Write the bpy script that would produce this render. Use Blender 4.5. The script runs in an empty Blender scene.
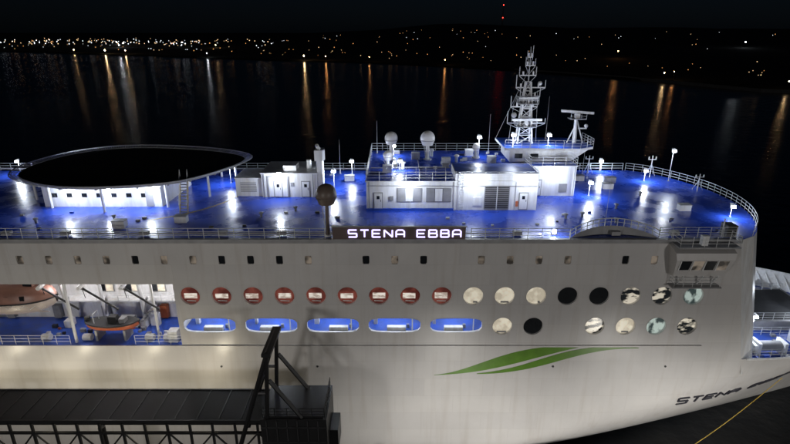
import bpy, math, random
from mathutils import Vector, Matrix
R = random.Random(7)
sc = bpy.context.scene
sc.view_settings.view_transform = 'Standard'
sc.view_settings.look = 'None'
sc.view_settings.exposure = 0

# ------------------------------------------------------------------ materials
def new_mat(name):
    m = bpy.data.materials.new(name); m.use_nodes = True
    nt = m.node_tree
    return m, nt, nt.nodes['Principled BSDF']

def paint(name, col, rough=0.4, metal=0.0, var=0.25, scale=0.8, stretch=(1,1,1), tint=None, bump=0.0, bscale=3, coat=0.0, rvar=0.0, seams=None, streak=None):
    m, nt, b = new_mat(name)
    N = nt.nodes; L = nt.links
    tc = N.new('ShaderNodeTexCoord'); mp = N.new('ShaderNodeMapping')
    mp.inputs['Scale'].default_value = stretch
    L.new(tc.outputs['Object'], mp.inputs['Vector'])
    no = N.new('ShaderNodeTexNoise'); no.inputs['Scale'].default_value = scale; no.inputs['Detail'].default_value = 6; no.inputs['Roughness'].default_value = .62
    L.new(mp.outputs[0], no.inputs['Vector'])
    cr = N.new('ShaderNodeValToRGB')
    cr.color_ramp.elements[0].position = .32; cr.color_ramp.elements[1].position = .68
    d = tint if tint else tuple(c*(1-var) for c in col)
    cr.color_ramp.elements[0].color = (*d, 1)
    cr.color_ramp.elements[1].color = (*col, 1)
    L.new(no.outputs['Fac'], cr.inputs[0])
    out = cr.outputs[0]
    def mult(a, bb):
        mx = N.new('ShaderNodeMix'); mx.data_type = 'RGBA'; mx.blend_type = 'MULTIPLY'; mx.inputs[0].default_value = 1
        L.new(a, mx.inputs[6]); L.new(bb, mx.inputs[7]); return mx.outputs[2]
    if seams:
        sep = N.new('ShaderNodeSeparateXYZ'); L.new(tc.outputs['Object'], sep.inputs[0])
        cb = N.new('ShaderNodeCombineXYZ'); L.new(sep.outputs[0], cb.inputs[0]); L.new(sep.outputs[seams[2]], cb.inputs[1])
        br = N.new('ShaderNodeTexBrick'); br.inputs['Scale'].default_value = 1
        br.inputs['Brick Width'].default_value = seams[0]; br.inputs['Row Height'].default_value = seams[1]
        br.inputs['Mortar Size'].default_value = .025; br.inputs['Mortar Smooth'].default_value = .6
        br.inputs['Color1'].default_value = (1,1,1,1); br.inputs['Color2'].default_value = (.93,.93,.94,1); br.inputs['Mortar'].default_value = (.87,.86,.85,1)
        L.new(cb.outputs[0], br.inputs['Vector']); out = mult(out, br.outputs[0])
    if streak:   # run-off dirt streaks
        m2 = N.new('ShaderNodeMapping'); m2.inputs['Scale'].default_value = (1.3,1.3,.09); L.new(tc.outputs['Object'], m2.inputs['Vector'])
        n3 = N.new('ShaderNodeTexNoise'); n3.inputs['Scale'].default_value = 1.0; n3.inputs['Detail'].default_value = 4; L.new(m2.outputs[0], n3.inputs['Vector'])
        c3 = N.new('ShaderNodeValToRGB'); c3.color_ramp.elements[0].position=.28; c3.color_ramp.elements[1].position=.48
        c3.color_ramp.elements[0].color=(*streak,1); c3.color_ramp.elements[1].color=(1,1,1,1)
        L.new(n3.outputs['Fac'], c3.inputs[0]); out = mult(out, c3.outputs[0])
    L.new(out, b.inputs['Base Color'])
    b.inputs['Roughness'].default_value = rough; b.inputs['Metallic'].default_value = metal
    b.inputs['Coat Weight'].default_value = coat
    if rvar:
        mr = N.new('ShaderNodeMapRange'); mr.inputs[1].default_value = .35; mr.inputs[2].default_value = .65
        mr.inputs[3].default_value = max(.03, rough-rvar); mr.inputs[4].default_value = rough+rvar
        L.new(no.outputs['Fac'], mr.inputs[0]); L.new(mr.outputs[0], b.inputs['Roughness'])
    if bump:
        n2 = N.new('ShaderNodeTexNoise'); n2.inputs['Scale'].default_value = bscale; n2.inputs['Detail'].default_value = 3
        L.new(tc.outputs['Object'], n2.inputs['Vector'])
        bu = N.new('ShaderNodeBump'); bu.inputs['Strength'].default_value = bump; bu.inputs['Distance'].default_value = .1
        L.new(n2.outputs['Fac'], bu.inputs['Height']); L.new(bu.outputs[0], b.inputs['Normal'])
    return m

def glow(name, col, s):
    m, nt, b = new_mat(name)
    b.inputs['Base Color'].default_value = (*col, 1)
    b.inputs['Emission Color'].default_value = (*col, 1)
    b.inputs['Emission Strength'].default_value = s
    return m

def litpane(name, c1, c2, s, scale=1.2, st=(1,1,1), lo=.4, hi=.6):
    m, nt, b = new_mat(name); N = nt.nodes; L = nt.links
    tc = N.new('ShaderNodeTexCoord'); mp = N.new('ShaderNodeMapping'); mp.inputs['Scale'].default_value = st; L.new(tc.outputs['Object'], mp.inputs['Vector'])
    no = N.new('ShaderNodeTexNoise'); no.inputs['Scale'].default_value = scale; no.inputs['Detail'].default_value = 2
    L.new(mp.outputs[0], no.inputs['Vector'])
    cr = N.new('ShaderNodeValToRGB'); cr.color_ramp.elements[0].position = lo; cr.color_ramp.elements[1].position = hi
    cr.color_ramp.elements[0].color = (*c1, 1); cr.color_ramp.elements[1].color = (*c2, 1)
    L.new(no.outputs['Fac'], cr.inputs[0]); L.new(cr.outputs[0], b.inputs['Emission Color']); L.new(cr.outputs[0], b.inputs['Base Color'])
    b.inputs['Emission Strength'].default_value = s; b.inputs['Roughness'].default_value = .15
    return m

M = {}
M['hull'] = paint('hull_paint', (.55,.535,.525), .34, var=.12, scale=.16, bump=.06, bscale=.5, seams=(6.5,2.3,2), streak=(.91,.89,.87))
M['hullin'] = paint('white_lining', (.78,.77,.76), .45, var=.1)
M['white'] = paint('white_paint', (.78,.79,.80), .42, var=.14, scale=1.4, stretch=(1.6,1.6,.3), tint=(.62,.62,.62), bump=.03, streak=(.88,.84,.79))
M['blue'] = paint('blue_deck_paint', (.028,.085,.56), .30, scale=.28, tint=(.018,.052,.37), bump=.12, bscale=1.3, rvar=.14, seams=(7,5,1))
M['blue2'] = paint('blue_deck_weathered', (.03,.10,.55), .38, scale=.8, tint=(.03,.07,.30), bump=.1, rvar=.1)
M['dark'] = paint('dark_steel', (.03,.03,.032), .5, var=.4)
M['pad'] = paint('helideck_green', (.010,.014,.014), .85, var=.4, scale=.3)
M['grey'] = paint('grey_steel', (.30,.30,.31), .45, var=.3)
M['rail'] = paint('galvanised_rail', (.62,.63,.64), .35, var=.15)
M['net'] = paint('safety_net', (.42,.43,.45), .6, var=.25)
M['black'] = paint('black_steel', (.010,.010,.011), .45, var=.4)
M['roofg'] = paint('gangway_roofing', (.013,.013,.013), .7, var=.5, scale=.6, seams=(1.2,8,1))
M['brown'] = paint('brown_board', (.10,.07,.065), .5, var=.2)
M['dome'] = paint('dome_shell', (.8,.8,.8), .35, var=.05)
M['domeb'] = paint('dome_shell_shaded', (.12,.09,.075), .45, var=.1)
M['orange'] = paint('orange_grp', (.50,.13,.05), .4, var=.15)
M['canopy'] = paint('faded_canopy_grp', (.32,.16,.12), .4, var=.3)
M['boatw'] = paint('boat_hull_grp', (.50,.43,.40), .35, var=.15)
M['glass'] = paint('dark_glass', (.015,.017,.02), .06, var=.2)
M['yellow'] = paint('yellow_marking', (.50,.34,.05), .5, var=.2)
M['green'] = paint('green_livery', (.11,.24,.025), .35, var=.3, scale=.7)
M['asphalt'] = paint('asphalt', (.05,.05,.05), .8, var=.3, scale=1.5, bump=.2)
M['concrete'] = paint('concrete', (.28,.27,.25), .8, var=.3)
M['land'] = paint('land', (.012,.014,.009), .95, var=.5, scale=.02)
M['letter'] = paint('letter_paint', (.03,.03,.04), .4)
M['lamp'] = glow('lamp_cool_glow', (.86,.93,1), 34)
M['sign'] = glow('sign_led', (.62,.55,1), 1.9)
M['warm'] = glow('lamp_warm_glow', (1,.78,.48), 20)
M['cream'] = litpane('cream_lit_pane', (.55,.49,.38), (.78,.72,.58), .5)
M['redlit'] = litpane('lounge_wall_glow', (.09,.022,.018), (.22,.06,.045), .42, .8)  # wall glows by itself, standing in for the lounge lighting
M['whitelit'] = litpane('lounge_seating_glow', (.42,.34,.29), (.86,.80,.72), .6, 1.6, (1,1,2.4))  # seating glows too, interior light put into the material
M['mixrefl'] = litpane('painted_reflection_pane', (.012,.014,.016), (.74,.68,.56), .5, .9, (1,1,2.2), .44, .54)  # reflections painted as glowing cream and dark noise
M['bluelit'] = litpane('cool_lit_pane', (.05,.07,.07), (.5,.6,.56), .45, .9, (1.6,1,1), .42, .55)
M['smallwin'] = litpane('cabin_pane', (.04,.035,.03), (.30,.25,.20), .35, .9)
M['redlamp'] = glow('red_beacon', (1,.03,.02), 9)

# ------------------------------------------------------------------ builder
class B:
    def __init__(s, name, parent=None):
        s.n = name; s.v = []; s.f = []; s.m = []; s.sm = []; s.ml = []; s.p = parent
    def mi(s, k):
        if k not in s.ml: s.ml.append(k)
        return s.ml.index(k)
    def add(s, vs, fs, k, smooth=False):
        o = len(s.v); s.v += [tuple(v) for v in vs]; i = s.mi(k)
        for f in fs:
            s.f.append([a+o for a in f]); s.m.append(i); s.sm.append(smooth)
    def box(s, x0,x1,y0,y1,z0,z1,k):
        s.add([(x0,y0,z0),(x1,y0,z0),(x1,y1,z0),(x0,y1,z0),(x0,y0,z1),(x1,y0,z1),(x1,y1,z1),(x0,y1,z1)],
              [(0,3,2,1),(4,5,6,7),(0,1,5,4),(1,2,6,5),(2,3,7,6),(3,0,4,7)], k)
    def tube(s, a, b, r, k, n=6, r2=None):
        a = Vector(a); b = Vector(b); d = b-a
        if d.length < 1e-6: return
        r2 = r if r2 is None else r2
        q = d.to_track_quat('Z','Y'); vs = []
        for p, rr in ((a,r),(b,r2)):
            for i in range(n):
                t = 2*math.pi*i/n; vs.append(p + q @ Vector((rr*math.cos(t), rr*math.sin(t), 0)))
        s.add(vs, [(i,(i+1)%n,n+(i+1)%n,n+i) for i in range(n)], k, n>6)
        s.add(vs, [tuple(range(n))[::-1], tuple(range(n,2*n))], k)
    def sph(s, c, r, k, n=14, m=9, sz=1.0):
        vs = []; fs = []
        for j in range(m+1):
            ph = math.pi*j/m
            for i in range(n):
                t = 2*math.pi*i/n
                vs.append((c[0]+r*math.sin(ph)*math.cos(t), c[1]+r*math.sin(ph)*math.sin(t), c[2]+sz*r*math.cos(ph)))
        for j in range(m):
            for i in range(n):
                fs.append((j*n+i,(j+1)*n+i,(j+1)*n+(i+1)%n,j*n+(i+1)%n))
        s.add(vs, fs, k, True)
    def prism(s, pts, z0, z1, k, kt=None):
        n = len(pts)
        s.add([(x,y,z0) for x,y in pts]+[(x,y,z1) for x,y in pts], [(i,(i+1)%n,n+(i+1)%n,n+i) for i in range(n)]+[tuple(range(n))[::-1]], k)
        s.add([(x,y,z1) for x,y in pts], [tuple(range(n))], kt or k)
    def poly(s, vs, k): s.add(vs, [tuple(range(len(vs)))], k)
    def railing(s, pts, h=1.1, sp=1.6, rails=3, r=.032, k='rail', net=False):
        for a, b in zip(pts, pts[1:]):
            a = Vector(a); b = Vector(b); L = (b-a).length; n = max(1, round(L/sp))
            for i in range(n+1):
                p = a.lerp(b, i/n); s.tube(p, p+Vector((0,0,h)), r, k, 5)
            for j in range(rails):
                z = Vector((0,0,h*(j+1)/rails)); s.tube(a+z, b+z, r*.85, k, 5)
    def done(s):
        me = bpy.data.meshes.new(s.n); me.from_pydata(s.v, [], s.f)
        for k in s.ml: me.materials.append(M[k])
        me.polygons.foreach_set('material_index', s.m); me.polygons.foreach_set('use_smooth', s.sm)
        me.update()
        o = bpy.data.objects.new(s.n, me); sc.collection.objects.link(o)
        if s.p: o.parent = s.p
        return o

def empty(name):
    o = bpy.data.objects.new(name, None); sc.collection.objects.link(o); return o

def light(name, kind, loc, e, col=(1,1,1), parent=None, size=.25, target=None, angle=None):
    l = bpy.data.lights.new(name, kind); l.energy = e; l.color = col; l.shadow_soft_size = size
    if kind == 'SPOT': l.spot_size = angle; l.spot_blend = .9
    o = bpy.data.objects.new(name, l); sc.collection.objects.link(o); o.location = loc
    if target is not None: o.rotation_euler = (Vector(target)-Vector(loc)).to_track_quat('-Z','Y').to_euler()
    if parent: o.parent = parent
    return o

# ------------------------------------------------------------------ hull form
ZS = 14.0
def prm(z):
    t = max(0, min(1, z/ZS)); return 5+33*t**.8, 57+9*t, 1.25+.95*t
def hb(x, z):
    xs, xn, p = prm(z); u = max(0, min(1, (x-xs)/(xn-xs))); return 14*(1-u**p)
def xf(z): return 34.6+(28-z)*.22
def bulge(y): return 6.8*max(0, math.sin(math.pi*y/28))**.6

ship = empty('ferry_ship')
h = B('lower_hull', ship)
levels = [0,1,2,3,4.5,6,7.5,9,10.5,12,13,14]
ss = [-1,-.5,0]+[i/26 for i in range(1,27)]
for side in (-1, 1):
    g = []
    for z in levels:
        xs, xn, p = prm(z); row = []
        for s_ in ss:
            x = xs + (xn-xs)*s_ if s_ >= 0 else xs + s_*(xs+75)
            row.append((x, 14+side*hb(x, z), z))
        g.append(row)
    n = len(ss); vs = [v for r in g for v in r]
    fs = []
    for j in range(len(levels)-1):
        for i in range(n-1):
            q = (j*n+i, j*n+i+1, (j+1)*n+i+1, (j+1)*n+i); fs.append(q if side < 0 else q[::-1])
    h.add(vs, fs, 'hull', True)
h.poly([(-75,0,0),(-75,28,0),(-75,28,28),(-75,0,28)], 'hull')
h.box(-75, 33, -.14, 0, 15.62, 15.80, 'hull')
for x in (-19,-8.5,17.3,29.6): h.tube((x,.02,13.1),(x,-.06,13.1),.12,'dark',10)
h.done()

# ---- side wall with real openings
w = B('side_wall', ship)
def ring(x0,x1,z0,z1,cx,cz,fn,depth=.3,y=0.0,N=40,k='hull'):
    ang = [2*math.pi*i/N for i in range(N)]
    for X,Z in ((x0,z0),(x1,z0),(x1,z1),(x0,z1)): ang.append(math.atan2(Z-cz, X-cx) % (2*math.pi))
    ang = sorted(set(round(a,6) for a in ang)); n = len(ang); out=[]; inn=[]; bk=[]
    for a in ang:
        c, s_ = math.cos(a), math.sin(a); ts=[]
        if c>1e-9: ts.append((x1-cx)/c)
        if c<-1e-9: ts.append((x0-cx)/c)
        if s_>1e-9: ts.append((z1-cz)/s_)
        if s_<-1e-9: ts.append((z0-cz)/s_)
        t = min(ts); r = fn(c, s_)
        out.append((cx+t*c, y, cz+t*s_)); inn.append((cx+r*c, y, cz+r*s_)); bk.append((cx+r*c, y+depth, cz+r*s_))
    w.add(out+inn, [(i,(i+1)%n,n+(i+1)%n,n+i) for i in range(n)], k)
    w.add(inn+bk, [(i,(i+1)%n,n+(i+1)%n,n+i) for i in range(n)], 'hullin' if depth>.2 else k, True)
    lip = [(cx+(p[0]-cx)*1.05, y-.03, cz+(p[2]-cz)*1.05) for p in inn]; lin=[(p[0],y-.03,p[2]) for p in inn]
    w.add(lip+lin, [(i,(i+1)%n,n+(i+1)%n,n+i) for i in range(n)], k)
    return inn
circ = lambda r: (lambda c, s_: r)
def rr(a, b, e):
    return lambda c, s_: 1/((abs(c)/a)**e+(abs(s_)/b)**e)**(1/e)
def quad(x0,x1,z0,z1,y=0.0,k='hull'):
    w.poly([(x0,y,z0),(x1,y,z0),(x1,y,z1),(x0,y,z1)], k)

win = B('windows', ship)
def disc(cx,cz,y,r,k,n=28): win.poly([(cx+r*math.cos(2*math.pi*i/n),y,cz+r*math.sin(2*math.pi*i/n)) for i in range(n)], k)
P = 3.27; X0 = -21.3-P/2; X9 = X0+10*P
zA0, zA1 = 23.1, 27.7
x = -40.9-2.92*8-1.46
i = 0
while x+2.92 < 32.9:
    cx = x+1.46
    if i in (20, 24, 29): quad(x, x+2.92, zA0, zA1)
    else:
        ring(x, x+2.92, zA0, zA1, cx, 25.85, rr(.34,.46,8), .14, N=24)
        win.box(cx-.34, cx+.34, .12, .2, 25.38, 26.32, 'smallwin' if R.random()<.5 else 'glass')
    x += 2.92; i += 1
XA = x
w.poly([(XA,0,zA0),(xf(zA0),0,zA0),(xf(zA1),0,zA1),(XA,0,zA1)],'hull')
quad(-75, -40.9-2.92*8-1.46, zA0, zA1)
w.box(-75, 34.7, -.12, .25, 27.7, 28.12, 'grey')
zB0, zB1 = 20.2, 23.1
RC = 1.03
types = ['lounge']*9+['cream']*3+['glass']*2+['mix','mix','blue']
def roundwin(cx, cz, t):
    if t == 'lounge':
        # lounge alcove: dark red wall behind, pale seating in front, both glowing in place of room light
        disc(cx,cz,.295,RC+.02,'redlit')
        dx=R.uniform(-.12,.12); hh_=R.uniform(.12,.3)
        win.box(cx-.72+dx,cx+.6+dx,.2,.27,cz-.38,cz+hh_,'whitelit')
        win.tube((cx-.5,.24,cz-.66),(cx+.45,.24,cz-.70),.05,'hullin')
    elif t == 'cream':
        disc(cx,cz,.28,RC+.02,'cream'); win.box(cx+R.uniform(-.6,.3),cx+.5,.2,.26,cz-.9,cz-.72,'grey')
    elif t == 'glass': disc(cx,cz,.2,RC+.02,'glass')
    elif t == 'mix': disc(cx,cz,.27,RC+.02,'mixrefl')
    else: disc(cx,cz,.27,RC+.02,'bluelit')
for i in range(17):
    a = X0+i*P; ring(a, a+P, zB0, zB1, a+P/2, 21.75, circ(RC)); roundwin(a+P/2, 21.75, types[i])
XB = X0+17*P
w.poly([(XB,0,zB0),(xf(zB0),0,zB0),(xf(zB1),0,zB1),(XB,0,zB1)],'hull')
zC0, zC1 = 15.8, 20.2
for i in range(5):
    a = X0+i*2*P; ring(a, a+2*P, zC0, zC1, a+P, 18.25, rr(2.75,.86,4), .3, N=48)
tt = {10:'cream',11:'glass',13:'mix',14:'cream',15:'blue',16:'mix'}
for i in range(10,17):
    a = X0+i*P
    if i in tt: ring(a, a+P, zC0, zC1, a+P/2, 18.15, circ(RC)); roundwin(a+P/2, 18.15, tt[i])
    else: quad(a, a+P, zC0, zC1)
win.done()
w.poly([(XB,0,zC0),(xf(zC0),0,zC0),(xf(zC1),0,zC1),(XB,0,zC1)],'hull')
w.poly([(-75,0,14),(xf(14),0,14),(xf(15.8),0,15.8),(-75,0,15.8)],'hull')
w.poly([(-75,28,14),(xf(14),28,14),(xf(28),28,28),(-75,28,28)],'hull')
ys = [28*i/24 for i in range(25)]
for a, b in zip(ys, ys[1:]):
    w.add([(xf(12)+bulge(a)*.9,a,12),(xf(12)+bulge(b)*.9,b,12),(xf(28)+bulge(b),b,28),(xf(28)+bulge(a),a,28)], [(0,1,2,3)], 'white', True)
XR = X0
w.poly([(XR,0,15.8),(XR,6,15.8),(XR,6,23.1),(XR,0,23.1)],'hullin')
w.done()

# ---- promenade behind oval openings
pr = B('promenade_deck', ship)
pr.poly([(XR+.1,.3,17.2),(X9,.3,17.2),(X9,3.4,17.2),(XR+.1,3.4,17.2)],'blue2')
pr.poly([(XR+.1,3.4,17.2),(X9,3.4,17.2),(X9,3.4,20.1),(XR+.1,3.4,20.1)],'white')
pr.poly([(XR+.1,.3,20.1),(X9,.3,20.1),(X9,3.4,20.1),(XR+.1,3.4,20.1)],'white')
pr.poly([(X9,.3,17.2),(X9,3.4,17.2),(X9,3.4,20.1),(X9,.3,20.1)],'white')
for i in range(5):
    cx = X0+P+i*2*P; d_=[.0,-.5,.4,.1,-.3][i]
    pr.box(cx-.9+d_,cx+1.1+d_,.5,1.0,17.2,17.7,'white'); pr.box(cx-2.3,cx-1.9+d_*.3,2.0,2.5,17.2,17.9,'white')
    pr.tube((cx+1.9,.42,17.2),(cx+1.9,.42,20.1),.06,'white'); pr.box(cx+1.2+d_,cx+1.5+d_,1.2,1.5,17.2,17.6,'grey')
    pr.box(cx-.5,cx+.5,1.7,1.9,20.02,20.08,'lamp')
    light('promenade_lamp','POINT',(cx,1.8,19.8),150,(.85,.93,1),ship,.2)
pr.done()

# ---- lifeboat recess
rc = B('boat_deck_recess', ship)
rc.poly([(-75,0,15.8),(XR,0,15.8),(XR,6,15.8),(-75,6,15.8)],'blue2')
rc.poly([(-75,6,15.8),(XR,6,15.8),(XR,6,23.1),(-75,6,23.1)],'white')
rc.poly([(-75,0,23.1),(XR,0,23.1),(XR,6,23.1),(-75,6,23.1)],'white')
for cx in (-49,-41,-33.5,-30.5,-27.5):
    rc.box(cx-.95,cx+.95,5.9,5.97,19.2,20.7,'grey'); rc.box(cx-.85,cx-.05,5.84,5.9,19.3,20.6,'glass'); rc.box(cx+.05,cx+.85,5.84,5.9,19.3,20.6,'cream')
rc.box(-25.6,-24.4,5.9,5.97,16.2,18.5,'grey')
rc.box(-75,XR,4.6,6,18.55,18.7,'white'); rc.railing([(-34,4.6,18.7),(XR,4.6,18.7)],1.0,1.2)
for cx in (-46,-36.2,-29,-24.3):
    rc.box(cx-.5,cx+.5,3.4,3.6,22.95,23.05,'lamp'); light('recess_lamp','POINT',(cx,3.2,22.6),300,(1,.93,.93),ship,.2)
rc.box(-24.6,-23.6,.5,1.5,15.8,17.1,'white'); rc.box(-28,-27,4.0,4.5,15.8,17.3,'white'); rc.box(-31.4,-29.8,3.9,4.5,15.8,17.0,'grey')
rc.railing([(-75,.15,15.8),(-35,.15,15.8)],1.1,1.5); rc.railing([(-28,.15,15.8),(XR,.15,15.8)],1.1,1.2)
rc.tube((-26,1.5,15.8),(-26,1.5,23),.14,'white',8); rc.tube((-34.6,.6,15.8),(-34.6,.6,23),.16,'white',8)
for a in range(7): rc.box(-29.6+a*.36,-29.2+a*.36,3.4,4.2,15.9+a*.4,16.0+a*.4,'grey')
for a in range(6): rc.tube((-48+a*.35,4.9,22.9),(-48+a*3.9,4.9,22.9),.05+.01*a,'grey')
for cx in (-45,-39.5,-33.8,-27): rc.box(cx-.4,cx+.4,5.4,6,16,17.6,'orange' if cx==-27 else 'grey')
for cx in (-38.5,-34.0,-27.2,-25.2): rc.tube((cx,1.0,16.2),(cx+.9,1.0,16.2),.38,'white',12)
for k_ in range(22):
    x=R.uniform(-40,-23.6); y=R.uniform(1.5,4.2); s_=R.uniform(.15,.45); rc.box(x,x+s_*1.5,y,y+s_,15.8,15.8+s_*1.2,R.choice(['grey','white','white','dark','orange']))
rc.done()

def davit(x):
    d = B('boat_davit')
    pts = [(x,4.3,15.9),(x,3.9,21.2),(x,2.4,22.6),(x,.3,22.4)]
    for a,b in zip(pts,pts[1:]): d.tube(a,b,.22,'white',8)
    d.box(x-.35,x+.35,3.4,4.5,15.85,16.7,'white'); d.tube((x,.9,22.4),(x,1.2,20.9),.04,'dark'); d.sph((x,.9,22.2),.2,'grey')
    d.tube((x,4.2,17.2),(x+1.6,2.2,20.4),.13,'grey',8); d.tube((x+.3,.6,22.3),(x+3.4,1.0,19.6),.11,'dark',6)
    d.done()
for x in (-46.5,-37.2,-33.0,-28.6): davit(x)

def boat(name, cx, cy, cz, L, W, H, canopy=True, k1='boatw', k2='orange'):
    b = B(name); n = 20; m = 16; vs = []
    for i in range(n+1):
        u = -1+2*i/n; e = max(0.02, (1-abs(u)**3.2))**.55
        for j in range(m):
            t = 2*math.pi*j/m; c = math.cos(t); s_ = math.sin(t)
            y = W/2*e*math.copysign(abs(c)**.75, c)
            z = H*(.5*e*math.copysign(abs(s_)**.8, s_)) if s_ > 0 else H*.5*(e*.4+.6*(1-.4*u*u*u*u))*s_
            if not canopy and s_ > 0: z = -H*.02+ .12*H*abs(u)
            vs.append((cx+u*L/2, cy+y, cz+z+(.06*H*u*u)))
    lo=[];hi=[]
    for i in range(n):
        for j in range(m):
            q=(i*m+j,i*m+(j+1)%m,(i+1)*m+(j+1)%m,(i+1)*m+j)
            (hi if j < m//2 else lo).append(q)
    b.add(vs, lo, k1, True); b.add(vs, hi, k2, True)
    for i in range(n):
        for off in (0, m//2):
            a = Vector(vs[i*m+off]); c = Vector(vs[(i+1)*m+off]); b.tube(a,c,.09,'dark',6)
    if canopy:
        for i in range(5):
            x = cx-L*.28+i*L*.14; b.box(x-.22,x+.22,cy-W*.455,cy-W*.40,cz+H*.12,cz+H*.26,'glass')
        b.box(cx+L*.24,cx+L*.34,cy-.6,cy+.6,cz+H*.38,cz+H*.62,k2); b.box(cx+L*.25,cx+L*.33,cy-.64,cy-.6,cz+H*.45,cz+H*.58,'glass')
        b.tube((cx-L*.3,cy,cz+H*.4),(cx-L*.3,cy,cz+H*.75),.06,'grey'); b.tube((cx+L*.36,cy,cz+H*.3),(cx+L*.36,cy,cz+H*.7),.06,'grey')
        for i in range(9): 
            x=cx-L*.4+i*L*.1; b.tube((x,cy-W*.5,cz-.05),(x+L*.05,cy-W*.5-.02,cz-.45),.025,'white',4); b.tube((x+L*.05,cy-W*.5-.02,cz-.45),(x+L*.1,cy-W*.5,cz-.05),.025,'white',4)
    else:
        b.box(cx-.3,cx+.6,cy-.35,cy+.35,cz,cz+H*.5,'dark'); b.box(cx+.9,cx+1.5,cy-.4,cy+.4,cz,cz+H*.35,'grey'); b.tube((cx-L*.3,cy-.5,cz),(cx-L*.3,cy-.5,cz+1.2),.05,'rail'); b.tube((cx-L*.3,cy+.5,cz),(cx-L*.3,cy+.5,cz+1.2),.05,'rail'); b.tube((cx-L*.3,cy-.5,cz+1.2),(cx-L*.3,cy+.5,cz+1.2),.05,'rail')
        b.box(cx-L*.5,cx-L*.42,cy-.2,cy+.2,cz-.2,cz+.7,'dark')
    b.tube((cx-L*.45,cy-.01,cz-H*.45),(cx+L*.4,cy-.01,cz-H*.5),.07,k1)
    b.done()
boat('lifeboat', -42.3, 1.9, 20.6, 11.5, 3.8, 3.5, True, 'boatw', 'canopy')
boat('rescue_boat', -30.9, 1.6, 17.7, 5.8, 2.2, 1.6, False, 'orange', 'dark')
c = B('boat_cradle')
for x in (-32.5,-29.4): c.box(x-.12,x+.12,.8,2.4,15.8,17.1,'grey')
c.done()

# ---- top deck
dk = B('top_deck', ship)
front = [(xf(28)+bulge(y), y) for y in ys]
dk.poly([(-75,0,28)]+[(x,y,28) for x,y in front]+[(-75,28,28)], 'blue')
dk.box(-75,34.5,.25,.7,28,28.1,'blue2')
def arc(cx,cy,r,a0,a1,wd,k,n=30,z=28.012):
    for i in range(n):
        t0=a0+(a1-a0)*i/n; t1=a0+(a1-a0)*(i+1)/n
        dk.poly([(cx+r*math.cos(t0),cy+r*math.sin(t0),z),(cx+(r+wd)*math.cos(t0),cy+(r+wd)*math.sin(t0),z),(cx+(r+wd)*math.cos(t1),cy+(r+wd)*math.sin(t1),z),(cx+r*math.cos(t1),cy+r*math.sin(t1),z)],k)
arc(-33,18,13.3,math.radians(-65),math.radians(2),.3,'yellow')
dk.poly([(-22,2.2,28.012),(8,2.2,28.012),(8,2.32,28.012),(-22,2.32,28.012)],'grey')
for x in (-40,-34,-26,-18,-12,2,12,22,28):
    dk.box(x,x+.9,1.0,1.5,28.1,28.5,'grey')
for x,y in ((-39,5),(-31,6),(-15,7),(-11.5,9),(21,7),(26,10),(31,15),(24,5),(19,6.5)):
    dk.tube((x,y,28),(x,y,28.5),.14,'grey',10); dk.sph((x,y,28.5),.26,'grey',12,6,.5)
dk.tube((-75,.95,28.35),(12,.95,28.35),.07,'grey'); dk.tube((-75,27.3,28.4),(12,27.3,28.4),.08,'grey')
for x,y in ((-30,3.5),(-24,5),(27.5,18),(33,9),(-7,22),(25,22),(29,21)): dk.box(x,x+1.3,y,y+.8,28,28.7,'white'); dk.box(x-.05,x+1.35,y-.05,y+.85,28.7,28.76,'grey')
for k_ in range(36):
    x=R.uniform(-44,34); y=R.uniform(2.5,8.5) if k_<24 else R.uniform(22,27); s_=R.uniform(.12,.3); dk.box(x,x+s_*1.6,y,y+s_,28,28+s_*.8,R.choice(['grey','white','dark','blue2']))
dk.done()
rl = B('deck_railing', ship)
rl.railing([(-75,.12,28.12),(-7.0,.12,28.12)],1.1,1.5)
rl.railing([(7.6,.12,28.12),(17.5,.12,28.12)],1.1,1.5)
fr = [(x-.15,y,28) for x,y in front]
rl.railing([(26.5,.4,28.12),(34.2,.4,28.12)],1.1,1.2,4)
rl.railing(fr[1:],1.1,1.2); rl.railing([(-75,27.9,28),(34,27.9,28)],1.1,1.6)
pts=[]
for i in range(15):
    u=i/14; pts.append((17.5+9*u, .25+1.3*math.sin(math.pi*u), 28.1+ .9*math.sin(math.pi*u)**.7))
for a,b in zip(pts,pts[1:]):
    rl.poly([(a[0],a[1],28.0),(b[0],b[1],28.0),(b[0],b[1],b[2]),(a[0],a[1],a[2])],'grey')
    rl.tube((a[0],a[1],a[2]+.8),(b[0],b[1],b[2]+.8),.05,'rail'); rl.tube((a[0],a[1],a[2]+.4),(b[0],b[1],b[2]+.4),.03,'rail'); rl.tube(a,(a[0],a[1],a[2]+.8),.04,'rail')
rl.done()

# ---- bridge wing
bw = B('bridge_wing', ship)
x0,x1 = 28.0,33.0
prof = [(0,24.3),(-.9,24.5),(-1.2,25.2),(-1.6,26.5),(-1.5,27.2),(0,27.7)]
for (ya,za),(yb,zb) in zip(prof,prof[1:]):
    bw.poly([(x0+(za-24)*-.15,ya,za),(x1+(za-24)*.15,ya,za),(x1+(zb-24)*.15,yb,zb),(x0+(zb-24)*-.15,yb,zb)],'hull')
for sx,xx in ((-1,x0),(1,x1)): bw.poly([(xx+sx*(z-24)*.15,y,z) for y,z in prof],'hull')
for i in range(4):
    a = 28.1+i*1.22
    bw.poly([(a+.1,-1.26,25.3),(a+1.05,-1.26,25.3),(a+1.1,-1.6,26.4),(a+.05,-1.6,26.4)], 'smallwin' if i%2 else 'glass')
    bw.tube((a,-1.3,25.25),(a,-1.65,26.5),.06,'white')
for a in (29,31,32.5): bw.tube((a,0,23.2),(a,-.9,24.5),.1,'white')
bw.box(27.6,33.6,-1.7,0,27.75,27.9,'grey')
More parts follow.
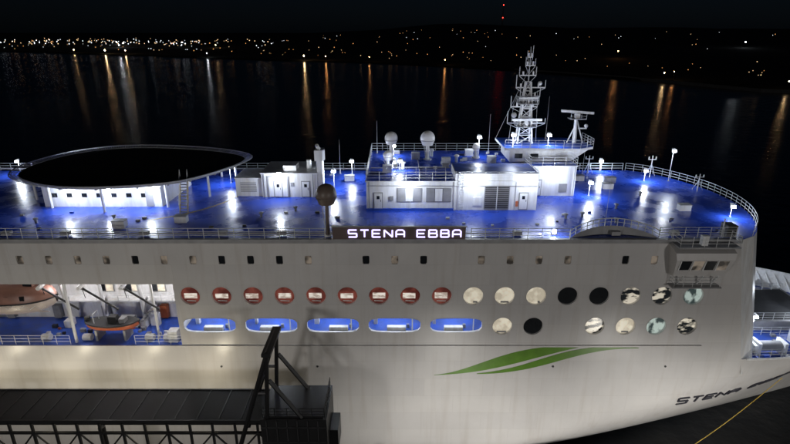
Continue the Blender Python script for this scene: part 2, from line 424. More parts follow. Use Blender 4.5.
bw.railing([(27.7,0,27.9),(27.7,-1.6,27.9),(33.5,-1.6,27.9),(33.5,0,27.9)],1.1,1.1)
bw.railing([(28.2,-.05,23.3),(28.2,-1.0,23.3),(32.8,-1.0,23.3)],1.0,1.0); bw.box(28.0,33,-1.1,0,23.15,23.27,'grey')
bw.box(33.4,34.4,.6,1.8,28.0,29.3,'dark'); bw.tube((32.9,.6,28),(32.9,.6,30.1),.07,'white'); bw.box(30,30.6,-1.2,-.7,27.9,28.9,'white')
bw.done()

# ---- helideck
hp = [(-46.5,14.2),(-43.7,10.6),(-37,7.2),(-27.6,8.5),(-23.6,11.4),(-19.9,19.5),(-21,23.6),(-28.6,27.6),(-39.6,29),(-45.1,25.6),(-47,19.5)]
def chaikin(p,k=2):
    for _ in range(k):
        q=[]
        for i in range(len(p)):
            a=p[i]; b=p[(i+1)%len(p)]
            q += [(a[0]*.75+b[0]*.25,a[1]*.75+b[1]*.25),(a[0]*.25+b[0]*.75,a[1]*.25+b[1]*.75)]
        p=q
    return p
ho = chaikin(hp,2); cxh=-33.5; cyh=18
hd = B('helideck')
hd.prism(ho, 31.0, 31.3, 'grey', 'pad')
outer=[(cxh+(x-cxh)*1.07, cyh+(y-cyh)*1.1) for x,y in ho]; n=len(ho)
for i in range(n):
    a=ho[i]; b=outer[i]; c_=outer[(i+1)%n]; d=ho[(i+1)%n]
    hd.tube((a[0],a[1],31.25),(b[0],b[1],31.5),.04,'net'); hd.tube((b[0],b[1],31.5),(c_[0],c_[1],31.5),.06,'rail')
    hd.tube((a[0],a[1],31.3),(d[0],d[1],31.3),.05,'rail')
    for f in (.25,.5,.75):
        m1=(a[0]+(b[0]-a[0])*f,a[1]+(b[1]-a[1])*f,31.3+.2*f); m2=(d[0]+(c_[0]-d[0])*f,d[1]+(c_[1]-d[1])*f,31.3+.2*f); hd.tube(m1,m2,.016,'net',4)
    for u in (.17,.33,.5,.67,.83): hd.tube((a[0]+(d[0]-a[0])*u,a[1]+(d[1]-a[1])*u,31.3),(b[0]+(c_[0]-b[0])*u,b[1]+(c_[1]-b[1])*u,31.5),.018,'net',4)
for i in range(0,n,4):
    x,y=ho[i]; x=cxh+(x-cxh)*.9; y=cyh+(y-cyh)*.9; hd.tube((x,y,28),(x,y,31),.16,'white',8)
for i in range(0,n,2):
    x,y=ho[i]; hd.tube((cxh+(x-cxh)*.6,cyh+(y-cyh)*.6,30.8),(x,y,30.95),.1,'grey')
hd.done()
hh = B('helideck_house', ship)
hh.box(-41.5,-27.6,10.6,20,28,30.5,'white')
for i in range(7):
    a=-40.4+i*1.75; hh.box(a,a+.6,10.54,10.6,29.2,29.7,'glass')
hh.box(-29.4,-28.5,10.53,10.6,28.1,30.1,'grey')
hh.box(-41.7,-27.4,10.4,20.2,30.5,30.62,'white')
hh.done()

st = B('access_stairs')
for s_ in (0,.9):
    st.tube((-24.6+s_,8.2,28),(-25.6+s_,12.0,31.2),.07,'yellow'); st.tube((-24.6+s_,8.2,29),(-25.6+s_,12.0,32.2),.04,'rail')
    for i in range(5): u=i/4; st.tube((-24.6+s_-u,8.2+3.8*u,28+3.2*u),(-24.6+s_-u,8.2+3.8*u,29+3.2*u),.03,'rail')
for i in range(12): u=(i+.5)/12; st.box(-24.6-u,-23.7-u,8.1+3.8*u,8.4+3.8*u,28+3.2*u,28.05+3.2*u,'grey')
st.done()

# ---- deck houses
def house(name,x0,x1,y0,y1,z0,z1,roof='white',rail=True):
    b=B(name,ship); b.box(x0,x1,y0,y1,z0,z1,'white'); b.box(x0-.12,x1+.12,y0-.12,y1+.12,z1,z1+.12,'white')
    b.poly([(x0,y0,z1+.13),(x1,y0,z1+.13),(x1,y1,z1+.13),(x0,y1,z1+.13)],roof)
    if rail: b.railing([(x0,y0,z1+.12),(x1,y0,z1+.12),(x1,y1,z1+.12),(x0,y1,z1+.12),(x0,y0,z1+.12)],1.05,1.5)
    return b
def door(b,x,y,z,wd=.9,hh_=2.0,k='white'):
    b.box(x-.1,x+wd+.1,y-.05,y,z,z+hh_+.1,'grey'); b.box(x,x+wd,y-.09,y-.05,z+.1,z+hh_,k); b.tube((x+wd-.15,y-.12,z+1),(x+wd-.15,y-.12,z+1.25),.03,'dark'); b.box(x+.28,x+wd-.28,y-.1,y-.088,z+1.3,z+1.7,'glass')
a = house('vent_house',-16.6,-9.7,14.5,20.5,28,31.0,'white',False)
a.box(-20.0,-16.6,14.9,19.5,28,30.3,'white'); a.box(-20.1,-16.6,14.8,19.6,30.3,30.4,'white')
a.box(-15.9,-13.2,14.38,14.5,28.05,30.75,'grey'); a.box(-15.7,-13.4,14.34,14.38,28.1,30.6,'white'); door(a,-15.0,14.34,28.05)
for i in range(6): a.box(-19.4,-17.4,14.84,14.9,28.6+i*.22,28.7+i*.22,'grey')
door(a,-11.6,14.5,28.0)
a.box(-14,-12.4,15.5,17.5,31.12,31.8,'white'); a.tube((-11,17,31.1),(-11,17,32.2),.3,'white',10)
a.box(-13,-12.6,14.42,14.5,29.4,29.9,'grey'); a.tube((-16.3,14.4,28),(-16.3,14.4,31),.05,'grey'); a.tube((-10.2,14.4,28),(-10.2,14.4,31),.05,'grey')
a.done()
a = B('vent_post', ship); a.box(-9.7,-9.0,14.8,16.2,28,32.6,'white'); a.prism([(-9.9,14.6),(-8.9,14.6),(-8.7,15.4),(-8.9,16.4),(-9.9,16.4)],32.6,33.9,'white'); a.tube((-9.4,15.4,33.9),(-9.6,15.0,34.5),.22,'white',8); a.done()
a = house('bridge_deckhouse',-3.3,16.4,9.4,25.5,28,31.4,'blue')
for x in (.2,3.6):
    a.box(x,x+2.9,9.33,9.4,29.0,30.7,'grey')
    for j in range(3): a.box(x+.1+j*.93,x+.93+j*.93,9.29,9.33,29.1,30.6,'grey' if j!=1 else 'white')
a.box(10.3,13.2,9.3,9.4,28.1,30.9,'grey')
for i in range(11): a.box(10.4,13.1,9.24,9.3,28.3+i*.24,28.4+i*.24,'dark')
a.box(11.7,11.8,9.2,9.3,28.1,30.9,'white')
door(a,14.4,9.4,28.05); door(a,-2.4,9.4,28.05)
a.box(6.9,16.4,9.38,14.2,31.53,32.3,'white'); a.box(6.9,16.4,9.3,14.2,32.3,32.4,'white'); a.poly([(7,9.5,32.41),(16.3,9.5,32.41),(16.3,14.1,32.41),(7,14.1,32.41)],'blue2')
for x in (-3.3,1.7,6.8,13.9,16.3): a.box(x,x+.1,9.28,9.39,28,31.4,'white')
a.box(-3.3,6.8,9.2,9.38,28.0,28.25,'blue2')
a.box(9,10,9.25,9.4,28.6,29.6,'white'); a.box(-.6,-.2,9.25,9.4,29.2,29.7,'grey'); a.tube((-3,9.3,28.2),(-3,9.3,31.4),.05,'grey'); a.tube((-3.2,9.3,30.95),(16.3,9.2,30.95),.035,'grey')
a.box(13.95,14.25,9.2,9.38,28.5,29.1,'orange')
for s_ in (0,.5): a.tube((7.4+s_,9.2,28),(7.4+s_,9.2,32.6),.03,'rail')
for i in range(14): a.tube((7.4,9.2,28.2+i*.3),(7.9,9.2,28.2+i*.3),.025,'rail')
for x,y in ((-1.5,13),(2.2,20),(6,17),(9.6,22),(12,18)): a.box(x,x+1.1,y,y+.8,31.5,32.4,'white')
for x,y in ((1,15),(5,22),(8,18.5)): a.tube((x,y,31.5),(x,y,32.3),.2,'white',8); a.sph((x,y,32.35),.36,'white',10,6,.6)
a.railing([(-1,12,31.53),(6,12,31.53)],1,1.2)
for k_ in range(14):
    x=R.uniform(-2.5,14); y=R.uniform(14.8,24.5); s_=R.uniform(.2,.5); a.box(x,x+s_*1.6,y,y+s_,31.5,31.53+s_,R.choice(['grey','white']))
a.tube((-3,15,31.65),(14,15,31.65),.06,'grey'); a.tube((3,10,31.65),(3,25,31.65),.06,'grey')
a.done()
a = house('mast_deckhouse',16.9,22.6,15,24,28,31.8,'blue2')
a.box(14.6,20.4,17,23,31.95,33.5,'white'); door(a,17.4,15,28.05)
a.prism([(13.8,16.6),(23.2,16.2),(25.2,17.4),(25.2,21.8),(23.2,23.4),(13.8,23.4)],33.5,33.8,'white','blue2')
a.railing([(13.8,16.6,33.8),(23.2,16.2,33.8),(25.2,17.4,33.8),(25.2,21.8,33.8)],1.0,1.1)
a.add([(20.4,17.2,31.95),(22.4,17.2,31.95),(24.9,17.6,33.5),(20.4,17.2,33.5),(20.4,22,31.95),(22.4,22,31.95),(24.9,21.6,33.5),(20.4,22,33.5)],[(0,1,2,3),(7,6,5,4),(1,5,6,2),(0,4,5,1)],'white')
for x in (15.2,17.2): a.box(x,x+1,16.94,17,32.4,33.0,'glass')
a.tube((22.4,14.9,28),(22.4,14.9,31.8),.05,'grey'); a.box(20.6,21.6,14.9,15,28.5,29.6,'grey')
a.done()

# ---- masts
def mast():
    m = B('radar_mast'); cx,cy=16.9,20; z0,z1=33.8,41.6
    legs=[(-.95,-.7),(.95,-.7),(.95,.7),(-.95,.7)]
    def lp(i,z): t=(z-z0)/(z1-z0); s_=1-.66*t; return (cx+legs[i][0]*s_,cy+legs[i][1]*s_,z)
    zz=[z0+i*(z1-z0)/7 for i in range(8)]
    for i in range(4): m.tube(lp(i,z0),lp(i,z1),.11,'dome',8)
    for a,b in zip(zz,zz[1:]):
        for i in range(4):
            j=(i+1)%4; m.tube(lp(i,a),lp(j,b),.05,'dome'); m.tube(lp(i,b),lp(j,b),.055,'dome')
    m.tube((cx,cy,z1),(cx,cy,45.8),.08,'rail',8,.03)
    for z,wd,wd2 in ((36.3,2.3,2.6),(38.4,2.0,1.4),(39.7,.9,1.6),(40.8,1.5,2.2),(42.3,1.2,.9),(43.5,.5,.7),(44.5,.35,.3)):
        m.box(cx-wd,cx+wd2,cy-.09,cy+.09,z,z+.14,'rail')
        for s_,W_ in ((-1,wd),(1,wd2)):
            hh2=R.uniform(.5,1.7); m.tube((cx+s_*W_,cy,z),(cx+s_*W_,cy,z+hh2),.045,'rail'); m.tube((cx+s_*W_*.6,cy,z+.1),(cx+s_*W_*.6,cy,z+.55),.12,'dome',8); m.tube((cx,cy,z-1.0),(cx+s_*W_,cy,z),.035,'rail')
    for z in (36.0,38.9):
        m.box(cx-1.2,cx+1.2,cy-1.4,cy+.8,z,z+.1,'grey'); m.railing([(cx-1.2,cy+.8,z+.1),(cx-1.2,cy-1.4,z+.1),(cx+1.2,cy-1.4,z+.1),(cx+1.2,cy+.8,z+.1)],.8,.8,2,.025)
    m.tube((cx,cy-1,36.1),(cx,cy-1,36.8),.2,'white',10); m.box(cx-1.9,cx+1.9,cy-1.15,cy-.85,36.8,37.1,'white')
    m.tube((cx,cy-1,39),(cx,cy-1,39.5),.15,'white',10); m.box(cx-1.2,cx+1.2,cy-1.1,cy-.9,39.5,39.75,'white')
    m.sph((cx-1.5,cy,37.4),.35,'dome'); m.sph((cx+1.5,cy,41.4),.28,'dome')
    for s_ in (-1.9,1.7): m.tube((cx+s_,cy+.3,33.8),(cx+s_*.8,cy+.3,40+s_*.3),.03,'rail',6,.015)
    m.tube((cx+.1,cy,43.5),(cx-3.0,cy+3.4,33.8),.02,'rail',4)
    m.done()
mast()
m = B('radar_mast'); cx,cy=23.6,20
m.tube((cx,cy,33.8),(cx-.1,cy,37.2),.28,'white',10,.2); m.tube((cx+1.1,cy,33.8),(cx+.1,cy,36.6),.09,'white'); m.tube((cx-1,cy,33.8),(cx-.1,cy,36),.09,'white')
m.box(cx-1,cx+1,cy-.7,cy+.7,36.9,37.0,'grey'); m.box(cx-.3,cx+.3,cy-.3,cy+.3,37.0,37.6,'white')
m.add([(cx-2.1,cy-.15,37.8),(cx+2.1,cy-.15,37.5),(cx+2.1,cy+.15,37.5),(cx-2.1,cy+.15,37.8),(cx-2.1,cy-.15,38.1),(cx+2.1,cy-.15,37.8),(cx+2.1,cy+.15,37.8),(cx-2.1,cy+.15,38.1)],[(0,3,2,1),(4,5,6,7),(0,1,5,4),(1,2,6,5),(2,3,7,6),(3,0,4,7)],'white')
m.railing([(cx-1,cy-.7,37),(cx+1,cy-.7,37)],.7,.6,2,.02); m.box(cx+.3,cx+1.4,cy-.1,cy+.1,35.6,35.75,'white'); m.sph((cx+1.3,cy,36),.25,'dome')
m.done()

def dome(x,y,zb,zc,r,k='dome',rp=.28):
    b = B('satellite_dome'); b.tube((x,y,zb),(x,y,zc-r*.7),rp,'white' if k=='dome' else k,12,rp*.8); b.tube((x,y,zb),(x,y,zb+.15),rp*1.9,'white',12)
    b.tube((x,y,zc-r*.95),(x,y,zc-r*.3),r*.72,k,18,r*.96); b.sph((x,y,zc),r,k,20,12,1.02); b.tube((x,y,zc-r*.32),(x,y,zc-r*.24),r*1.02,'grey' if k=='dome' else k,20)
    b.tube((x-rp,y,zb+.3),(x-rp-.25,y-.2,zc-r),.025,'rail')
    b.done()
dome(-.5,20,31.53,34.4,.85); dome(4.3,20,31.53,34.4,.95); dome(-.9,16,31.53,33.0,.6); dome(10.9,21,31.53,33.0,.5)
dome(-6.8,1.0,28.1,32.5,1.05,'domeb',.2)

def whip(x,y,z0,z1):
    b=B('whip_antenna'); b.tube((x,y,z0),(x,y,z0+.8),.06,'rail'); b.tube((x,y,z0+.8),(x,y,z1),.025,'rail',5,.012); b.box(x-.12,x+.12,y-.12,y+.12,z0,z0+.15,'grey'); b.done()
for t in ((22,3,28,34.5),(-2.5,24,31.5,36),(13,23.5,31.5,37),(20.5,22.5,33.8,39.5),(-8,26,28,33),(27,25,28,31.5)): whip(*t)
def tripod(x,y,h_):
    b=B('signal_mast'); b.tube((x,y,28),(x,y,28+h_),.09,'dome',8,.05)
    for a_ in (0,2.1,4.2): b.tube((x+.7*math.cos(a_),y+.7*math.sin(a_),28),(x,y,28+h_*.6),.04,'rail')
    b.box(x-.55,x+.55,y-.05,y+.05,28+h_*.8,28+h_*.83,'rail')
    for s_ in (-.5,.5): b.tube((x+s_,y,28+h_*.83),(x+s_,y,28+h_*.95),.07,'dome',8)
    b.done()
for t in ((28.3,26.4,2.6),(39.6,17.5,2.2),(36.6,24.6,3.0)): tripod(*t)

# ---- lamps: compact flood heads on short stanchions
CW=(.80,.88,1)
def lamp(x,y,z0,z1,e=420):
    b=B('deck_floodlight'); b.tube((x,y,z0),(x,y,z1),.05,'rail',8,.04); b.box(x-.12,x+.12,y-.12,y+.12,z0,z0+.08,'grey')
    H=[(x-.3,y-.18,z1+.10),(x+.3,y-.18,z1+.10),(x+.2,y+.18,z1+.30),(x-.2,y+.18,z1+.30),(x-.3,y-.30,z1-.16),(x+.3,y-.30,z1-.16),(x+.2,y+.10,z1+.02),(x-.2,y+.10,z1+.02)]
    b.add(H,[(0,1,2,3),(4,7,6,5),(1,5,6,2),(2,6,7,3),(3,7,4,0)],'grey')
    b.add([(x-.27,y-.20,z1+.10),(x+.27,y-.20,z1+.10),(x+.27,y-.32,z1-.16),(x-.27,y-.32,z1-.16)],[(0,1,2,3)],'lamp')
    b.sph((x,y-.26,z1-.03),.19,'lamp',10,6,.7)
    o=b.done()
    light('lamp_light','POINT',(x,y-.6,z1-.1),e*1.5,CW,o,.2)
for t in [(-54.7,26,28,29.9),(-8.0,18,28,30.5,480),(-6.1,24,28,30.4,420),(-.2,22.5,31.53,32.9,260),(.6,14.5,31.53,32.7,220),(11.4,22,31.53,34.2,300),
          (14.9,17.2,33.8,35.4,400),(19.6,18,33.8,35.2,360),(30.5,27.6,28,29.6,400),(34.6,22,28,29.5,380),(38.0,22,28,32.3,420),(37.6,7,28,29.3,300),
          (24.5,15,28,29.8,460),(-22.5,21,28,30.4,460)]:
    lamp(*t)
def wall_lamp(x,y,z,e=260):
    b=B('wall_lamp'); b.box(x-.3,x+.3,y-.12,y,z,z+.1,'grey'); b.tube((x-.22,y-.14,z-.04),(x+.22,y-.14,z-.04),.09,'lamp',8); o=b.done()
    light('lamp_light','POINT',(x,y-1.4,z-.15),e*1.4,CW,o,.15)
for t in [(-14.3,14.3,31.2,380),(1.6,9.2,31.2,280),(9,9.2,31.9,320),(15.3,9.2,31.9,260),(-38,10.4,30.3,300),(-33.5,10.4,30.3,300),(-28.5,10.4,30.3,340),(19.6,14.9,31.5,280),(-44,26,30.5,250)]:
    wall_lamp(*t)
b=B('bulkhead_lamp'); b.box(16.0,16.5,1.3,1.6,28.1,28.3,'grey'); b.sph((16.25,1.3,28.42),.24,'lamp',10,6); o=b.done(); light('lamp_light','POINT',(16.25,1.2,28.9),140,CW,o,.15)

# ---- illuminated name sign
sg = B('name_sign'); sg.box(-6.2,7.0,-.14,.02,28.15,29.45,'brown'); sg.box(-6.3,7.1,-.18,.06,29.45,29.53,'grey'); sg.box(-6.3,7.1,-.18,.06,28.1,28.16,'grey')
for x in (-5.5,-2,2,6.2): sg.tube((x,.05,29.3),(x,1.3,28.1),.04,'rail')
GL={'S':[[(1,1),(0,1),(0,.5),(1,.5),(1,0),(0,0)]],'T':[[(0,1),(1,1)],[(.5,1),(.5,0)]],'E':[[(1,1),(0,1),(0,0),(1,0)],[(0,.5),(.9,.5)]],
 'N':[[(0,0),(0,1),(1,0),(1,1)]],'A':[[(0,0),(0,.8),(.2,1),(.8,1),(1,.8),(1,0)],[(0,.4),(1,.4)]],'B':[[(0,0),(0,1),(.85,1),(.95,.9),(.95,.6),(.85,.52),(0,.52)],[(.85,.52),(1,.42),(1,.1),(.9,0),(0,0)]]}
def text(s,fn,lw,adv,wd):
    u=0
    for ch in s:
        if ch==' ': u+=adv*.75; continue
        for pl in GL[ch]:
            for a,b in zip(pl,pl[1:]): fn((u+a[0]*wd,a[1]),(u+b[0]*wd,b[1]))
        u+=adv
def sgf(a,b): sg.tube((-4.6+a[0],-.2,28.42+a[1]*.74),(-4.6+b[0],-.2,28.42+b[1]*.74),.075,'sign',6)
text('STENA EBBA',sgf,.1,1.18,.80)
sg.done()

# ---- hull name
nm = B('hull_name', ship)
def hn(p):
    x=32.2+p[0]; z=7.4+p[1]*1.15; return Vector((x,14-hb(x,z),z))
def hnf(a,b):
    for i in range(4):
        pa=(a[0]+(b[0]-a[0])*i/4,a[1]+(b[1]-a[1])*i/4); pb=(a[0]+(b[0]-a[0])*(i+1)/4,a[1]+(b[1]-a[1])*(i+1)/4)
        nm.tube(hn(pa)+Vector((0,-.03,0)),hn(pb)+Vector((0,-.03,0)),.12,'letter',6)
text('STENA EBBA',hnf,.1,1.75,1.25)
nm.done()

# ---- green swoosh
sw = B('livery_swoosh', ship)
def leaf(up,lo,off):
    n=24
    def ev(c,t):
        p=[Vector((x,z)) for x,z in c]
        while len(p)>1: p=[p[i].lerp(p[i+1],t) for i in range(len(p)-1)]
        return p[0]
    for i in range(n):
        t0,t1=i/n,(i+1)/n; a,b,c,d=ev(lo,t0),ev(lo,t1),ev(up,t1),ev(up,t0)
        sw.poly([(q[0],14-hb(q[0],min(q[1],14))-off,q[1]) for q in (a,b,c,d)],'green')
leaf([(4.3,12.0),(9,12.4),(12,16.2),(19.8,15.6)],[(4.3,11.95),(11,12.2),(14,14.0),(19.8,15.5)],.012)
leaf([(9.0,12.2),(16,12.9),(17.5,16.4),(26.3,15.5)],[(9.0,12.1),(17,12.2),(19,15.5),(26.3,15.4)],.03)
sw.done()

# ---- foredeck
fd = B('foredeck', ship)
xsn=[36+i*.96 for i in range(31)]
lo=[(x,14-hb(x,11.8)+.05,11.8) for x in xsn]; hi=[(x,14+hb(x,11.8)-.05,11.8) for x in xsn]
fd.poly(lo+hi[::-1],'blue2')
fd.box(41,55,9.5,18.5,11.8,13.1,'grey'); fd.box(41.5,54.5,10,18,13.1,13.2,'dark')
for (a,b_) in ((44,4.5),(50,6.5),(45,23),(50,21.5)):
    fd.tube((a-1.3,b_,12.8),(a+1.3,b_,12.8),.6,'grey',14); fd.box(a-1.7,a-1.35,b_-.8,b_+.8,11.8,13.5,'white'); fd.box(a+1.35,a+1.7,b_-.8,b_+.8,11.8,13.5,'white')
for a,b_ in ((41,2.2),(46,2.5),(52,5),(42,26),(47,25)):
    for s_ in (-.45,.45): fd.tube((a+s_,b_,11.8),(a+s_,b_,12.6),.18,'dark',10)
def side(z,sgn,off,x): return (x,14+sgn*(hb(x,z)-off),z)
for i in range(28):
    x=38.3+i*.95
    for sgn in (-1,1):
        a=side(11.85,sgn,.9,x); b_=side(13.9,sgn,.12,x); c_=side(11.85,sgn,.2,x)
        if hb(x,11.85)>1.5: fd.poly([a,c_,b_],'white')
        if i<27:
            fd.tube(side(14,sgn,0,x),side(14,sgn,0,x+.95),.12,'white')
            fd.poly([side(11.82,sgn,.1,x),side(11.82,sgn,.1,x+.95),side(13.95,sgn,.1,x+.95),side(13.95,sgn,.1,x)],'white')
fd.railing([(40,8.4,11.8),(54,8.4,11.8)],1.1,1.2); fd.railing([(41.2,9.7,13.2),(54.6,9.7,13.2)],1.0,1.4); fd.railing([(41.2,18,13.2),(54.6,18,13.2)],1.0,1.4)
fd.railing([(38.6,.2,14.05),(46,.55,14.05)],1.0,1.2)
for i in range(8): fd.box(39.2+i*.3,39.5+i*.3,3,4,11.9+i*.25,11.97+i*.25,'white')
for k_ in range(16):
    x=R.uniform(40,50); y=R.uniform(2,8); s_=R.uniform(.2,.6); fd.box(x,x+s_*1.5,y,y+s_,11.8,11.8+s_,R.choice(['white','grey','blue2','white']))
fd.done()
for x,y,z,e in ((43,6.5,15.6,600),(44,22.5,15.6,1400),(52,12,16,500)):
    lamp(x,y,13.2 if 9.5<y<18.5 else 11.8,z,e)

# ---- mooring rope
rp=B('mooring_rope'); p0=Vector((47,14-hb(47,8.5)-.05,8.0)); p1=Vector((22,-7,2.6)); pr_=None
for i in range(25):
    t=i/24; p=p0.lerp(p1,t)-Vector((0,0,1.6*math.sin(math.pi*t)))
    if pr_: rp.tube(pr_,p,.045,'yellow',6)
    pr_=p
rp.done()

# ---- quay
q=B('quay'); q.box(-400,400,-300,-3.2,-6,2.4,'asphalt'); q.box(-400,400,-3.2,-2.6,-6,2.55,'concrete')
for i in range(-12,14): q.box(i*9-.4,i*9+.4,-2.6,-1.6,-.5,2.2,'black')
q.poly([(-300,-4.2,2.404),(300,-4.2,2.404),(300,-4.0,2.404),(-300,-4.0,2.404)],'yellow')
q.done()
for x in (-36,-18,0,22):
    b=B('bollard'); b.tube((x,-3.9,2.4),(x,-3.9,2.9),.25,'black',12); b.sph((x,-3.9,2.95),.36,'black',12,6,.5); b.done()

# ---- passenger gangway
g=B('passenger_gangway')
g.box(-80,-12.4,-9.2,-4.9,13.55,13.7,'roofg'); g.box(-80,-12.4,-9.35,-9.2,13.4,13.8,'black'); g.box(-80,-12.4,-4.9,-4.75,13.4,13.8,'black')
for yy in (-9.25,-4.85):
    g.box(-80,-12.4,yy-.12,yy+.12,12.2,12.4,'black'); g.box(-80,-12.4,yy-.15,yy+.15,9.5,9.8,'black')
    i=0; x=-80
    while x<-12.6:
        g.box(x-.1,x+.1,yy-.1,yy+.1,9.5,13.5,'black'); xa,xb=(x,x+2.1)
        g.tube((xa,yy,9.7 if i%2 else 12.3),(xb,yy,12.3 if i%2 else 9.7),.09,'black'); x+=2.1; i+=1
for i in range(34): g.box(-80+i*2.05,-79.9+i*2.05,-9.1,-4.9,13.7,13.76,'black')
g.box(-12.4,-6.3,-9.6,-4.6,5.5,14.1,'black'); g.box(-12.1,-6.6,-9.3,-4.9,14.1,14.25,'black')
for i in range(6): g.box(-11.9+i*.95,-11.8+i*.95,-9.68,-9.6,5.6,14.0,'dark')
for i in range(5): g.box(-12.3,-6.4,-9.68,-9.6,6.4+i*1.7,6.5+i*1.7,'dark')
g.railing([(-12.2,-9.4,14.2),(-6.5,-9.4,14.2),(-6.5,-4.8,14.2)],1.0,1.1,3,.035,'black')
for yy in (-9.3,-5.2):
    g.tube((-11.3,yy,20.9),(-15.0,yy,9.5),.24,'black',6); g.tube((-11.3,yy,20.9),(-11.8,yy,13.9),.2,'black',6)
    g.tube((-11.3,yy,18.2),(-8.6,yy,14.1),.2,'black',6); g.tube((-12.6,yy,16.8),(-11.6,yy,16.8),.14,'black',6)
g.tube((-11.3,-9.3,20.9),(-11.3,-5.2,20.9),.26,'black',8); g.tube((-12.9,-9.3,16),(-12.9,-5.2,16),.16,'black',8)
g.box(-11.7,-10.9,-9.6,-4.9,20.8,21.1,'black')
for x in (-60,-30,-9): 
    for yy in (-8.8,-5.4): g.tube((x,yy,2.4),(x,yy,9.6),.35,'black',10)
g.box(-6.3,-5.5,-8,-5.5,9,11.5,'black')
g.done()

# ---- quay lamp masts
def quaylamp(x,y,z,e,tgt,ang,col=(1,.97,.93),soft=1.2):
    b=B('quay_lamp_mast'); b.tube((x,y,2.4),(x,y,z),.3 if z>12 else .12,'grey',10,.12 if z>12 else .07); b.box(x-1.2,x+1.2,y-.1,y+.1,z,z+.2,'grey')
    for s_ in (-.8,.0,.8): b.box(x+s_-.3,x+s_+.3,y-.1,y+.35,z+.2,z+.6,'dark'); b.box(x+s_-.25,x+s_+.25,y+.35,y+.37,z+.25,z+.55,'warm')
    o=b.done(); light('floodlight','SPOT',(x,y+1.6,z+.4),e,col,o,soft,tgt,math.radians(ang))
quaylamp(-50,-85,32,54000,(-20,0,20),75,soft=5); quaylamp(52,-85,32,48000,(12,0,20),75,soft=5)
for x,e in ((8,12500),(31,14500),(52,12500)): quaylamp(x,-22,6,e,(x-2,0,1.0),105,(1,.97,.9),soft=2)
for x in (-44,-36,-28,-20):  # added lamps, out of sight behind the gangway roof, to brighten the hull
    b=B('added_hull_lamp'); b.box(x-.3,x+.3,-4.75,-4.6,12.9,13.1,'grey'); b.tube((x-.25,-4.55,12.95),(x+.25,-4.55,12.95),.07,'warm',8); o=b.done(); light('lamp_light','POINT',(x,-4.2,12.9),540,(1,.90,.68),o,.4)

# ------------------------------------------------------------------ water
def water_mat():
    m,nt,b=new_mat('water'); N=nt.nodes; L=nt.links
    b.inputs['Base Color'].default_value=(.002,.005,.009,1); b.inputs['Roughness'].default_value=.17; b.inputs['IOR'].default_value=1.33
    tc=N.new('ShaderNodeTexCoord'); n1=N.new('ShaderNodeTexNoise'); n1.inputs['Scale'].default_value=.22; n1.inputs['Detail'].default_value=5
    L.new(tc.outputs['Object'],n1.inputs['Vector']); bu=N.new('ShaderNodeBump'); bu.inputs['Strength'].default_value=.4; bu.inputs['Distance'].default_value=1.0
    L.new(n1.outputs['Fac'],bu.inputs['Height']); L.new(bu.outputs[0],b.inputs['Normal']); return m
M['water']=water_mat()
b=B('water'); b.poly([(-9000,-1500,0),(9000,-1500,0),(9000,12000,0),(-9000,12000,0)],'water'); b.done()

def shore(x):
    pts=[(-3000,1500),(-900,1250),(-500,1050),(-250,900),(0,780),(150,640),(240,520),(300,395),(420,330),(700,250),(2000,-50),(4000,-400)]
    for a,b in zip(pts,pts[1:]):
        if a[0]<=x<=b[0]: return a[1]+(b[1]-a[1])*(x-a[0])/(b[0]-a[0])
    return 1500 if x<0 else -400
def landz(x,d):
    f=min(1,max(0,(x+400)/600))
    hgt=1.5+min(1,d/900)*(6+(16+16*math.sin(x*.0031+1)+10*math.sin(x*.0077+d*.002))*f)+min(1,max(0,(d-1500)/1800))*(15+30*f)
    return hgt if d>0 else -2
b=B('land'); nx=70; dd=[-1,0.5,40,120,260,450,700,1000,1500,2200,3300,5000]
vs=[]
for i in range(nx+1):
    x=-3000+6500*i/nx
    for d in dd: vs.append((x*(1+max(0,d)/4000),shore(x)+d,landz(x,d) if d>0 else -1))
nd=len(dd); b.add(vs,[(i*nd+j,(i+1)*nd+j,(i+1)*nd+j+1,i*nd+j+1) for i in range(nx) for j in range(nd-1)],'land',True)
b.done()
b=B('sea_wall')
for x in range(150,900,15):
    b.add([(x,shore(x)-1,0),(x+15,shore(x+15)-1,0),(x+15,shore(x+15)-1,2.8),(x,shore(x)-1,2.8)],[(0,1,2,3)],'concrete')
b.done()

cols={'cw':(1,.66,.34),'co':(1,.45,.15),'cn':(.85,.92,1),'cb':(.2,.3,1),'cg':(.5,1,.7)}
for k,c_ in cols.items(): M[k]=glow('city_'+k,c_,2.0 if k!='cn' else 2.6)
for k,c_ in list(cols.items()): M[k+'B']=glow('city_bright_'+k,c_,120)
def octa(b,x,y,z,r,k):
    b.add([(x+r,y,z),(x-r,y,z),(x,y+r,z),(x,y-r,z),(x,y,z+r),(x,y,z-r)],[(0,2,4),(2,1,4),(1,3,4),(3,0,4),(2,0,5),(1,2,5),(3,1,5),(0,3,5)],k)
b=B('city_lights')
def scatter(n,xa,xb,da,db,r0,r1,ks,hz=(4,14)):
    for _ in range(n):
        x=R.uniform(xa,xb); d=R.uniform(da,db)
        xx=x*(1+d/4000); octa(b,xx,shore(x)+d,landz(x,d)+R.uniform(*hz),R.uniform(r0,r1)*(.5+.5*(shore(x)+d)/1500),R.choice(ks))
scatter(130,-1150,-300,300,900,.6,1.5,['cw','cw','co','cn'])
scatter(70,-1100,-500,350,600,.8,1.7,['cw','cn','cn'])
scatter(45,-1300,-350,5,200,.5,1.0,['cw','co','cn'])
scatter(50,-300,250,10,1200,.4,.9,['co','cw','cn','co'])
scatter(32,200,1100,20,1200,.4,.9,['co','cw','cn','cg'])
scatter(70,-250,600,5,120,.35,.7,['co','cw'])
b.done()
b=B('shore_lamps')
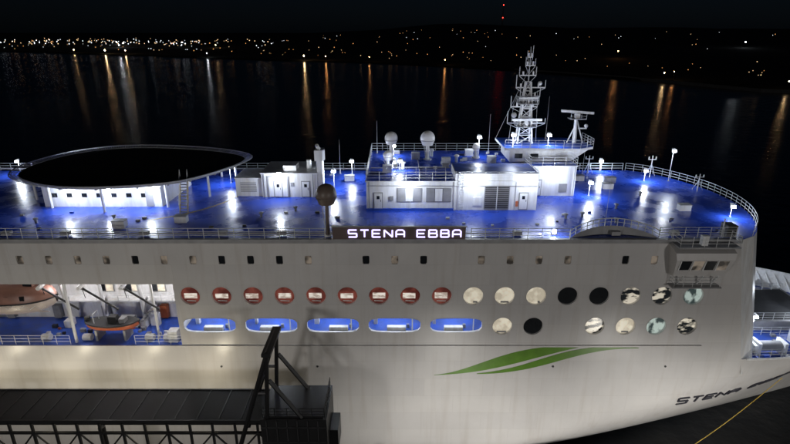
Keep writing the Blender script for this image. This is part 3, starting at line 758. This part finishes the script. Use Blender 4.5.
for x,d,r,k in ((-610,10,2.4,'cwB'),(-560,20,1.4,'cwB'),(-700,8,1.2,'cwB'),(-345,8,1.3,'cnB'),(-150,8,1.7,'cwB'),(-112,8,1.0,'coB'),(-40,8,.7,'coB'),(70,8,.8,'coB'),(262,8,.85,'cwB'),(272,30,.5,'coB'),(320,8,.7,'cwB'),(410,8,.5,'cwB'),(440,8,.45,'cbB'),(455,8,.45,'cbB'),(-760,300,2.6,'cnB'),(-900,500,2.4,'cnB'),(-820,420,1.8,'cwB'),(-480,400,1.5,'cwB'),(640,700,1.6,'cnB'),(300,300,1.0,'coB')):
    y=shore(x)+d; z=landz(x,d)+7; octa(b,x,y,z,r*.6,k); b.tube((x,y,landz(x,d)-2),(x,y,z-r*.6),.25,'dark',5)
b.done()
b=B('radio_tower'); X,Y=400,2050
for s_ in ((-3,-3),(3,-3),(0,3)): b.tube((X+s_[0],Y+s_[1],20),(X,Y,136),.7,'dark',5,.3)
for z in range(25,130,8): b.tube((X-2.4,Y-2,z),(X+2.4,Y-2,z+8),.3,'dark',4)
for z in (136,92): b.sph((X,Y-4,z),2.0,'redlamp',8,6)
b.done()

# ------------------------------------------------------------------ sky, moon
wd=bpy.data.worlds.new('World'); sc.world=wd; wd.use_nodes=True; nt=wd.node_tree
sky=nt.nodes.new('ShaderNodeTexSky'); sky.sky_type='NISHITA'; sky.sun_disc=False; sky.sun_elevation=math.radians(35); sky.sun_rotation=math.radians(200)
mx=nt.nodes.new('ShaderNodeMix'); mx.data_type='RGBA'; mx.blend_type='MULTIPLY'; mx.inputs[0].default_value=1; mx.inputs[7].default_value=(.5,.75,1.3,1)
bg=nt.nodes['Background']; bg.inputs[1].default_value=.0006; nt.links.new(sky.outputs[0],mx.inputs[6]); nt.links.new(mx.outputs[2],bg.inputs[0])
l=bpy.data.lights.new('moon','SUN'); l.energy=.03; l.angle=math.radians(.5); l.color=(1,.93,.85)
o=bpy.data.objects.new('moon',l); sc.collection.objects.link(o)
az=math.radians(200); el=math.radians(35)
dv=Vector((math.sin(az)*math.cos(el),math.cos(az)*math.cos(el),math.sin(el))); o.rotation_euler=dv.to_track_quat('Z','Y').to_euler()

cam=bpy.data.cameras.new('camera'); cam.lens=24; cam.sensor_width=36; cam.clip_end=30000; cam.clip_start=.5
co=bpy.data.objects.new('camera',cam); sc.collection.objects.link(co); co.location=(0,-48.8,47.7); co.rotation_euler=(math.radians(70),0,0); sc.camera=co
